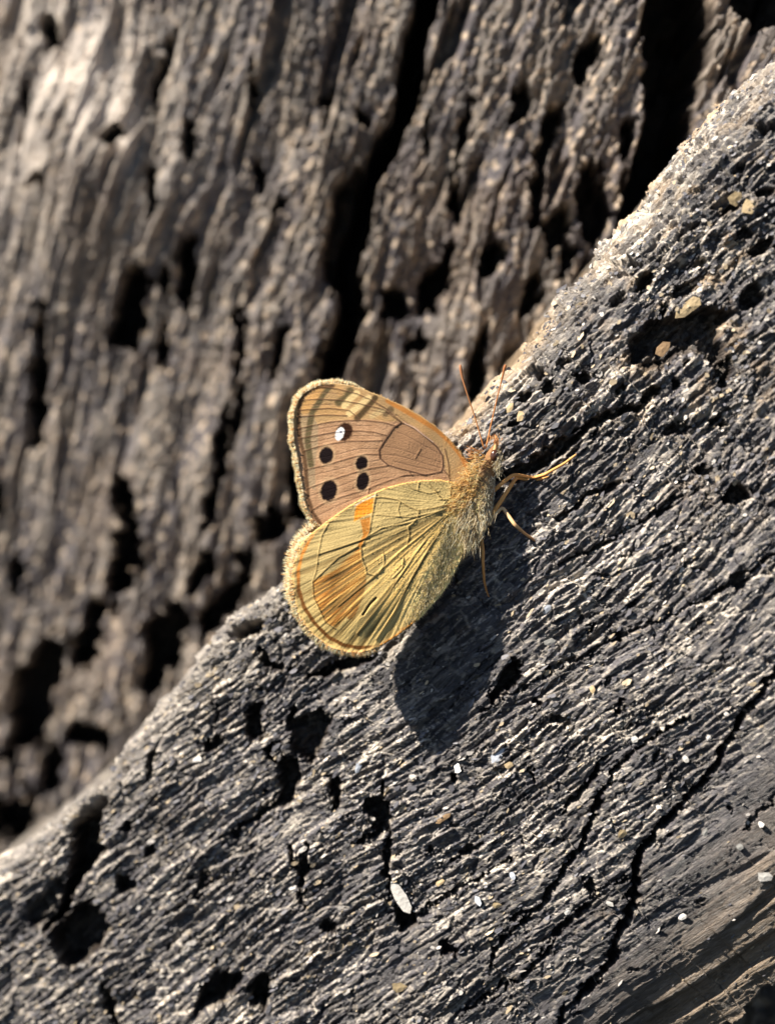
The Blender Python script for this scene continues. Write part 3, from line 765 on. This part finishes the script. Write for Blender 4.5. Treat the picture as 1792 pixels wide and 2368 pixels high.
    def spot(x, y, rx, ry, rot, c, e=.15):
        nonlocal col
        (cx, cy), = c7([(x, y)]); ca, sa = math.cos(math.radians(rot)), math.sin(math.radians(rot))
        u = ((X - cx) * ca + (Y - cy) * sa) / (rx * .2628); v = (-(X - cx) * sa + (Y - cy) * ca) / (ry * .2628)
        if c[0] < .02: col = lerp(col, (.56, .40, .24), sst(1.5, 1.15, np.hypot(u, v)) * .4)
        col = lerp(col, c, sst(1 + e, 1 - e, np.hypot(u, v) + .16 * fbm(X * .16, Y * .16, 3, 321)))
    K_ = (.010, .006, .007)
    spot(360, 697, 62, 76, 14, K_); spot(670, 765, 52, 64, 22, K_); spot(680, 925, 54, 84, 12, K_); spot(383, 1007, 72, 94, 12, K_)
    spot(520, 490, 70, 84, 28, (.035, .014, .008)); spot(478, 508, 36, 62, 22, (.80, .82, .86), .1); spot(490, 492, 12, 9, 0, (.12, .12, .2), .3)
    l = line(X, Y, c7([(1050,415),(1130,450),(1210,515),(1300,580)]), 1.6); col = lerp(col, (.7, .5, .4), l * .6)
    col *= np.array([.98, .92, .84]) * (1 + .25 * grain)[..., None]
    return col, h * .45

def hind_col(X, Y, sd):
    cx, cy = c8([(1500, 240)])[0]
    st = streak(X, Y, cx, cy, 34, .004, 401); st2 = streak(X, Y, cx, cy, 75, .008, 403); grain = fbm(X * .35, Y * .35, 2, 405)
    Xc = (X - 650) / .2748; Yc = (Y - 1100) / .2748
    a = np.degrees(np.arctan2(Yc - 240, 1500 - Xc))           # 0 = left, 90 = down
    r = np.hypot(Yc - 240, 1500 - Xc)
    col = np.zeros(X.shape + (3,)); col[:] = (.32, .28, .165)
    h = .017 * st + .007 * st2
    lo = sst(26, 46, a)
    col = lerp(col, (.60, .50, .26), lo * .8)
    fan = c8([(268,890),(480,770),(600,660),(672,600),(675,720),(705,790),(715,850),(700,960),(660,1080),(605,1215),(545,1190),(470,1290),(370,1230),(325,1130),(272,1020)])
    fm = sst(2.5, -2.5, sdf(X, Y, fan) + 9 * st2)
    col = lerp(col, (.30, .135, .035), fm)
    fl = fm * sst(-.02, .22, st2); col = lerp(col, (.72, .50, .20), fl * .8); col = lerp(col, (.14, .065, .02), fm * sst(.0, .25, -st2) * .7)
    ga_ = sst(.02, .22, st + .5 * st2) * (sst(16, 30, a)) * sst(1350, 900, r + 0 * a)
    ga_ = ga_ * np.clip(.35 + lo, 0, 1)
    col = lerp(col, (.78, .57, .24), np.clip(ga_, 0, 1) * .85)
    dk = sst(.05, .28, -st) * sst(10, 30, a)
    col = lerp(col, (.13, .095, .045), dk * .75)
    col = lerp(col, (.14, .12, .07), sst(.05, .3, -st2) * .6)
    op = c8([(635,240),(700,205),(782,188),(772,250),(770,308),(690,345),(612,388),(620,310)])
    col = lerp(col, (.52, .22, .03), sst(1.2, -1.2, sdf(X, Y, op)))
    op2 = c8([(665,372),(752,345),(748,420),(742,480),(690,560),(680,600),(640,600),(690,500),(680,430)])
    col = lerp(col, (.27, .125, .03), sst(1.5, -1.5, sdf(X, Y, op2)))
    wl = line(X, Y, c8([(620,255),(680,215),(760,180),(800,160)]), 2.5); col = lerp(col, (.6, .6, .58), wl * .8)
    for v, wd in [([(800,150),(780,260),(755,400),(742,480),(672,600),(680,700),(708,760),(720,820),(790,842)], 2.0),
              ([(400,400),(345,500),(318,640),(298,800),(265,895),(275,1020),(330,1140),(372,1230),(460,1290)], 1.5),
              ([(1470,265),(1390,220),(1330,170),(1290,120)], 2.0), ([(1400,240),(1290,270),(1150,292),(1070,260),(980,205),(860,180),(800,185)], 2.1),
              ([(1160,292),(1150,350),(1110,400),(1070,430),(1080,500),(1060,580)], 2.0), ([(1160,60),(1150,120)], 1.5), ([(1430,80),(1420,200),(1330,200)], 1.5),
              ([(1050,60),(1100,110),(1250,150),(1330,130)], 1.3), ([(1240,60),(1290,120),(1340,180)], 1.3), ([(1000,230),(985,290),(1000,340)], 1.3),
              ([(1380,280),(1250,330),(1100,390),(850,440),(680,540),(320,660)], 1.6), ([(1380,330),(1200,480),(1000,640),(790,840),(480,1100)], 1.8),
              ([(1400,330),(1230,520),(1100,700),(900,1000),(640,1330)], 1.8), ([(1400,380),(1250,600),(1100,860),(950,1150),(800,1380)], 2.0),
              ([(1030,690),(1020,780),(940,860)], 1.4), ([(860,640),(870,740),(820,830)], 1.2), ([(1330,300),(1100,350),(800,330)], 1.3), ([(640,600),(480,690),(280,880)], 2.0)]:
        l = line(X, Y, c8(v), wd, .8); col = lerp(col, (.11, .08, .035), l * .7); h = h + .02 * line(X, Y, c8(v), wd * 1.6, 1)
    # wrinkles of the olive field
    wr = fbm(X * .10, Y * .10, 3, 411); wl = (1 - sst(0, .03, np.abs(wr))) * (r < 900); col = lerp(col, (.55, .48, .26), wl * .35); h = h + .014 * wl
    wr = fbm(X * .07 + 30, Y * .07, 3, 413); wl = (1 - sst(0, .02, np.abs(wr))) * (r < 1100); col = lerp(col, (.14, .12, .06), wl * .4)
    # furry inner margin
    fz = sst(58, 66, a) * sst(1250, 950, r) 
    tr = fbm((r * .02) + .0 * a, a * .10, 3, 421)
    col = lerp(col, (.80, .69, .40), fz * .9); col = lerp(col, (.22, .18, .10), fz * sst(.1, .3, tr) * .6)
    # margin
    mg = c8([(520,265),(420,345),(300,440),(230,560),(178,660),(145,800),(148,960),(195,1105),(280,1240),(400,1360),(520,1422),(640,1446),(760,1446),(850,1428),(950,1370),(1030,1290)])
    d, p = seg_dist(X, Y, mg); n2 = fbm(X * .05, Y * .05, 2, 431) * 1.5
    sh_in = sst(-3, -16, sd)
    col = lerp(col, (.46, .19, .045), sst(5.5, 1.2, d + n2) * .9)
    col = lerp(col, (.07, .035, .015), sst(6.5, 2.2, d + n2) * sst(.30, .42, p) * sst(.95, .8, p) * .85)
    col = lerp(col, (.07, .035, .015), sst(9, 2, np.hypot(X - c8([(140, 980)])[0][0], (Y - c8([(140, 980)])[0][1]) * .4)) * .7)
    outer = sst(-9, -4, sd) * (X < 960) * (Y > 1190)
    col = lerp(col, (.66, .50, .27), outer * .8)
    rim = sst(-4.5, -1.5, sd) * (Y < 1260)
    col = lerp(col, (.72, .50, .22), rim * .9)
    rim = sst(-6, -2, sd) * (X > 880) * (X < 960) * (Y > 1380); col = lerp(col, (.55, .25, .06), rim)
    l = line(X, Y, c8([(800,1030),(750,1080),(690,1170)]), 3.2); col = lerp(col, (.02, .016, .012), l * .9); h = h - .05 * l
    col *= np.array([1.22, 1.03, .74]) * (1 + .28 * grain)[..., None]
    return col, h * .8

f_bul = lambda X, Y, sd: -.10 * np.sin(np.clip((X - 690) / 400, 0, 1) * math.pi) + .02 * fbm(X * .01, Y * .01, 2, 501)
h_bul = lambda X, Y, sd: -.13 * sst(0, -90, sd) + .30 * sst(-40, 0, sd) * sst(930, 1010, X) * .02 + .03 * fbm(X * .01, Y * .01, 2, 503)
fw_near = build_wing(FORE, fore_col, 0.03, f_bul, 'forewing', root)
hw_near = build_wing(HIND, hind_col, -0.10, h_bul, 'hindwing', root)
fw_far = build_wing(FORE, fore_col, 0.25, f_bul, 'forewing', root, (3, 4))
hw_far = build_wing(HIND, hind_col, 0.20, h_bul, 'hindwing', root, (-7, -9))
fw_near['label'] = 'near forewing, pinkish brown with one white-centred eyespot'; hw_near['label'] = 'near hindwing, olive with orange rays'
fw_far['label'] = 'far forewing, hidden behind the near one'; hw_far['label'] = 'far hindwing, its orange edge peeping out'

def fringe(pts, n, ln, dy, parent, lean=(0, 0), shift=(0, 0), rad=.009, inner=4, cols=None):
    x, y, tx, ty, t = along(pts, n)
    P = np.array(pts); cxx, cyy = 860, 1220
    nx, ny_ = ty, -tx
    s_ = np.sign((x - cxx) * nx + (y - cyy) * ny_); nx *= s_; ny_ *= s_
    yy = wing_y(x, y) + dy + rng.normal(0, .02, n)
    x = x - nx * rng.uniform(0, inner, n); y = y - ny_ * rng.uniform(0, inner, n)
    base = unproj(x + shift[0], y + shift[1], yy)
    dirs = np.stack([nx + lean[0] + rng.normal(0, .32, n), rng.normal(0, .12, n), -(ny_ + lean[1] + rng.normal(0, .28, n))], -1)
    L = ln / 100 * rng.uniform(.45, 1.35, n) * np.clip(np.minimum(t, 1 - t) / .06, .35, 1) * (.95 + .1 * np.sin(t * 60))
    c = cols if cols is not None else np.array([(.88, .72, .44), (.9, .84, .66), (.82, .50, .20), (.9, .78, .54)])
    ci = c[rng.integers(0, len(c), n)]
    return hairs(base, dirs, L, np.full(n, rad), ci, np.minimum(ci * 1.1, .92), 'fringe', parent)
fo = FORE[9:29]; fringe(fo, 3000, 12, .02, fw_near, inner=4)
fringe(FORE[2:11], 700, 5, .02, fw_near, lean=(-.8, .1), rad=.007, inner=6, cols=np.array([(.45, .28, .1), (.6, .42, .2)]))
ho = HIND[10:26]; fringe(ho, 3400, 13, -.06, hw_near, inner=5)
fringe(HIND[2:11], 900, 4, -.06, hw_near, lean=(-1.2, .5), rad=.007, inner=5, cols=np.array([(.7, .5, .24), (.8, .66, .4)]))
fringe(HIND[25:36], 1100, 7, -.06, hw_near, lean=(-.3, .6), rad=.006, inner=8, cols=np.array([(.6, .5, .28), (.7, .62, .4)]))
fringe(HIND[9:18], 1000, 16, .2, hw_far, shift=(-7, -9), inner=8)
fringe(fo, 900, 10, .25, fw_far, shift=(3, 4), inner=5)

# ---- body
sp = c1([(1148,462),(1140,490),(1126,535),(1112,575),(1092,630),(1078,700),(1062,790),(1046,860),(1015,930),(960,1010),(890,1120),(820,1220),(750,1310),(715,1350)])
rd = np.array([4, 26, 40, 36, 50, 62, 68, 68, 60, 46, 42, 36, 24, 4]) * .00415
sy = np.array([-.66, -.66, -.66, -.66, -.66, -.68, -.70, -.68, -.64, -.60, -.55, -.52, -.5, -.5])
SPn = np.array([unproj(np.array(p[0]), np.array(p[1]), y) for p, y in zip(sp, sy)])
def resample(P, r, n):
    L = np.r_[0, np.cumsum(np.linalg.norm(np.diff(P, axis=0), axis=1))]; t = np.linspace(0, L[-1], n)
    Q = np.stack([np.interp(t, L, P[:, k]) for k in range(3)], -1); q = np.interp(t, L, r)
    for _ in range(6):
        Q[1:-1] = (Q[:-2] + 2 * Q[1:-1] + Q[2:]) / 4; q[1:-1] = (q[:-2] + 2 * q[1:-1] + q[2:]) / 4
    return Q, q
def tube(P, r, m=20, flat=1.0):
    T = np.gradient(P, axis=0); T /= np.linalg.norm(T, axis=1)[:, None] + 1e-12
    ref = np.array([0, 1., 0])
    a = np.cross(T, ref); bad = np.linalg.norm(a, axis=1) < .1; a[bad] = np.cross(T[bad], np.array([1., 0, 0]))
    a /= np.linalg.norm(a, axis=1)[:, None]; b = np.cross(T, a)
    an = np.arange(m) * 2 * math.pi / m
    N = a[:, None] * np.cos(an)[None, :, None] + b[:, None] * np.sin(an)[None, :, None] * flat
    Vv = P[:, None] + N * r[:, None, None]
    n = len(P); i = np.arange(n * m).reshape(n, m); j = np.roll(i, -1, 1)
    Ff = np.stack([i[:-1], i[1:], j[1:], j[:-1]], -1).reshape(-1, 4)
    return Vv.reshape(-1, 3), Ff, N
def capped(name, P, r, m, mat, parent, colf):
    Vv, Ff, N = tube(P, r, m)
    n = len(P); Vv = np.vstack([Vv, P[:1], P[-1:]]); a = n * m; i = np.arange(m)
    c0 = np.stack([i, (i + 1) % m, np.full(m, a), np.full(m, a)], -1)[:, :3]
    me_f = [tuple(f) for f in Ff] + [tuple(f) for f in c0] + [(int((k + 1) % m) + (n - 1) * m, int(k) + (n - 1) * m, a + 1) for k in range(m)]
    me = bpy.data.meshes.new(name); me.from_pydata([tuple(v) for v in (Vv - bpos) * S], [], [tuple(int(q) for q in f) for f in me_f])
    me.update(); me.polygons.foreach_set('use_smooth', [True] * len(me.polygons))
    at = me.attributes.new('albedo', 'FLOAT_COLOR', 'POINT'); cc = np.ones((len(Vv), 4)); 
    tpar = np.r_[np.repeat(np.linspace(0, 1, n), m), 0, 1]; cc[:, :3] = colf(tpar)
    at.data.foreach_set('color', cc.astype(np.float32).ravel()); me.materials.append(mat)
    o = bpy.data.objects.new(name, me); C.objects.link(o); o.parent = parent; return o
BP, BR = resample(SPn, rd, 90)
def body_c(t):
    c = np.zeros((len(t), 3)); c[:] = (.30, .22, .12)
    return lerp(c, (.20, .10, .04), sst(.28, .1, t))
body = capped('body', BP, BR, 28, M_body, root, body_c)
# fur on the body
def body_fur(n, t0, t1, ln, name):
    k = (rng.uniform(t0, t1, n) * 89).astype(int); an = rng.uniform(0, 2 * math.pi, n)
    T = np.gradient(BP, axis=0); T /= np.linalg.norm(T, axis=1)[:, None]
    a = np.cross(T, [0, 1., 0]); a /= np.linalg.norm(a, axis=1)[:, None]; b = np.cross(T, a)
    N = a[k] * np.cos(an)[:, None] + b[k] * np.sin(an)[:, None]
    base = BP[k] + N * BR[k][:, None] * .9
    tk = k / 89.
    d = T[k] * rng.uniform(.5, 1.1, n)[:, None] + N * rng.uniform(.35, .9, n)[:, None] + rng.normal(0, .22, (n, 3))
    side = N @ np.array([.8, 0, -.6])                     # towards the belly, lower right
    c = np.zeros((n, 3)); c[:] = (.84, .64, .32)
    c = lerp(c, (.86, .78, .60), sst(-.15, .5, side + rng.normal(0, .2, n)))
    c = lerp(c, (.50, .22, .06), sst(.26, .14, tk + rng.normal(0, .03, n)) * sst(.45, -.1, side))
    c = lerp(c, (.12, .07, .035), (rng.random(n) < .08) * 1.0)
    c *= rng.uniform(.7, 1.25, n)[:, None]
    return hairs(base, d, ln * rng.uniform(.5, 1.3, n), np.full(n, .0085), c * .95, np.minimum(c * 1.15, .88), name, body, bend=T[k] * .35)
body_fur(6500, .17, .62, .085, 'fur')
# long tufts over the wing bases and down the hindwing's inner margin
def tuft(cxy, n, spread, ang_deg, aw, ln, y0, colr, rad=.008):
    cx, cy = c1([cxy])[0]
    x = cx + rng.normal(0, spread[0], n); y = cy + rng.normal(0, spread[1], n)
    base = unproj(x, y, y0 + rng.normal(0, .03, n))
    a = np.radians(ang_deg + rng.normal(0, aw, n))
    d = np.stack([np.cos(a), rng.normal(-.12, .18, n), np.sin(a)], -1)
    c = np.array(colr)[rng.integers(0, len(colr), n)] * rng.uniform(.75, 1.2, n)[:, None]
    return base, d, ln * rng.uniform(.5, 1.2, n), np.full(n, rad), c
parts = []
GOLD = [(.88, .62, .27), (.92, .72, .40), (.75, .48, .18)]; PALE = [(.80, .70, .50), (.86, .78, .60), (.60, .46, .24)]; RUST = [(.62, .25, .07), (.74, .40, .16), (.22, .09, .03)]
parts.append(tuft((985, 700), 340, (13, 16), 200, 30, .18, -.98, GOLD))
parts.append(tuft((960, 780), 300, (11, 10), 215, 25, .22, -1.0, GOLD))
parts.append(tuft((1030, 640), 320, (8, 16), 150, 35, .16, -.98, GOLD))
parts.append(tuft((1000, 840), 300, (10, 16), 245, 18, .30, -.98, PALE))
parts.append(tuft((1050, 870), 260, (12, 16), 262, 18, .26, -.97, PALE))
parts.append(tuft((1020, 950), 260, (10, 10), 258, 14, .34, -.90, PALE))
parts.append(tuft((1045, 520), 90, (8, 8), 160, 22, .18, -.92, RUST))
parts.append(tuft((1060, 560), 160, (10, 10), 190, 30, .11, -.95, GOLD))
parts.append(tuft((1132, 455), 60, (9, 7), 85, 25, .09, -.90, RUST))
parts.append(tuft((1158, 560), 360, (5, 14), 250, 25, .11, -.85, PALE, .007))
cat = [np.concatenate([p[k] for p in parts]) for k in range(5)]
hairs(cat[0], cat[1], cat[2], cat[3], cat[4] * .95, np.minimum(cat[4] * 1.15, .9), 'tuft', body)
# hairs lying on the hindwing near its inner margin
n = 1500
t = rng.random(n); bx = 935 + t * (720 - 935); by = 860 + t * (1440 - 860)
bx = bx + rng.normal(0, 1, n) * 26 + (rng.random(n) < .5) * 60 * np.sin(t * math.pi); by = by + rng.normal(0, 22, n)
q = np.array(c1(list(zip(bx, by)))); ok = sdf(q[:, 0], q[:, 1], HIND) < -6; q = q[ok]; n = len(q); t = t[ok]
yy = wing_y(q[:, 0], q[:, 1]) - .10 + h_bul(q[:, 0], q[:, 1], sdf(q[:, 0], q[:, 1], HIND)) - .012
a = np.radians(238 + rng.normal(0, 22, n)); d = np.stack([np.cos(a), rng.uniform(-.15, -.02, n), np.sin(a)], -1)
c = np.array([(.84, .72, .42), (.90, .80, .54), (.60, .48, .22), (.14, .10, .05)])[rng.choice(4, n, p=[.4, .3, .2, .1])]
hairs(unproj(q[:, 0], q[:, 1], yy), d, rng.uniform(.05, .15, n), np.full(n, .006), c * .85, c, 'hair', hw_near)

# eyes
def ellipsoid(name, c, r, mat, parent, colr, rot=0):
    u = np.linspace(0, math.pi, 14); v = np.linspace(0, 2 * math.pi, 20, endpoint=False)
    P = []; 
    for a in u:
        for b_ in v: P.append((math.sin(a) * math.cos(b_) * r[0], math.sin(a) * math.sin(b_) * r[1], math.cos(a) * r[2]))
    P = np.array(P); ca, sa = math.cos(rot), math.sin(rot)
    P = np.stack([P[:, 0] * ca - P[:, 2] * sa, P[:, 1], P[:, 0] * sa + P[:, 2] * ca], -1) + c
    i = np.arange(14 * 20).reshape(14, 20); j = np.roll(i, -1, 1)
    Ff = np.stack([i[:-1], i[1:], j[1:], j[:-1]], -1).reshape(-1, 4)
    return child(name, P, Ff, mat, parent, np.tile(np.array(colr), (len(P), 1)))
ex_, ey_ = c1([(1138, 528)])[0]
ellipsoid('eye', unproj(np.array(ex_), np.array(ey_), -.86), (.095, .08, .14), M_eye, body, (.055, .022, .012), -.2)
ellipsoid('eye', unproj(np.array(ex_), np.array(ey_), -.52), (.085, .07, .13), M_eye, body, (.055, .022, .012), -.2)

# palps: two short scaled brushes in front of the face
def palp(dy):
    pts = c1([(1140, 500), (1150, 470), (1150, 440), (1140, 418)])
    limb('palp', pts, [-.70 + dy, -.74 + dy, -.76 + dy, -.76 + dy], .03, .01, (.66, .42, .20), (.50, .20, .07), [.040, .042, .034, .012])
# legs and antennae
def limb(name, pts, ys, r0, r1, colA, colB, rads=None):
    P = np.array([unproj(np.array(float(p[0])), np.array(float(p[1])), y) for p, y in zip(pts, ys)])
    k = len(P); rr = np.array(rads) * (1.6 if name == 'leg' else 1.15)
    L = np.r_[0, np.cumsum(np.linalg.norm(np.diff(P, axis=0), axis=1))]; t = np.linspace(0, L[-1], 46)
    Q = np.stack([np.interp(t, L, P[:, q]) for q in range(3)], -1); q = np.interp(t, L, rr)
    for _ in range(2): Q[1:-1] = (Q[:-2] + 2 * Q[1:-1] + Q[2:]) / 4
    A = np.array(colA); Bb = np.array(colB)
    return capped(name, Q, q, 8, M_leg, root, lambda tp: A + (Bb - A) * tp[:, None])
def sy_at(p): return float(log_at(p[0], p[1])[1])
OR = (.80, .40, .13); RU = (.55, .23, .07); PL = (.78, .60, .34)
l1 = c6([(500,1180),(600,1090),(690,1020),(860,1050),(960,1020),(1120,930),(1225,850)])
e = sy_at(l1[-1]); limb('leg', l1, [-.62, -.72, -.62, -.45, e - .28, e - .10, e - .02], .030, .012, OR, OR, [.028, .026, .026, .022, .022, .018, .012])
l2 = c6([(480,1400),(600,1220),(715,1045),(760,1060),(850,1075),(930,1060),(990,1040)])
e = sy_at(l2[-1]); limb('leg', l2, [-.62, -.66, -.55, -.42, -.3, e - .08, e - .02], .03, .012, OR, OR, [.034, .030, .026, .020, .018, .014, .010])
l3 = c6([(480,1450),(505,1390),(595,1300),(700,1450),(790,1530),(880,1590),(940,1608)])
e = sy_at(l3[-1]); limb('leg', l3, [-.60, -.66, -.60, e - .35, e - .18, e - .06, e - .02], .03, .012, PL, RU, [.03, .026, .026, .028, .02, .018, .010])
l4 = c6([(400,1500),(408,1560),(430,1660),(430,1780),(440,1930),(458,2010),(480,2065)])
e = sy_at(l4[-1]); limb('leg', l4, [-.55, -.52, -.48, e - .35, e - .16, e - .05, e - .02], .03, .012, OR, RU, [.024, .030, .026, .022, .018, .014, .010])
palp(-.06); palp(.08)
a1 = c6([(440,800),(430,770),(370,560),(300,350),(252,190),(240,120),(236,86)])
limb('antenna', a1, [-.72, -.75, -.82, -.9, -.95, -.97, -.98], .014, .02, RU, (.35, .15, .07), [.016, .015, .012, .013, .022, .032, .018])
a2 = c6([(450,800),(462,760),(520,500),(578,260),(605,150),(615,110),(623,86)])
limb('antenna', a2, [-.70, -.73, -.78, -.82, -.84, -.85, -.86], .014, .02, RU, (.30, .11, .04), [.016, .015, .013, .014, .022, .034, .020])

# ------------------------------------------------------------------ render settings
SC.render.engine = 'CYCLES'
SC.render.resolution_x = 774; SC.render.resolution_y = 1024
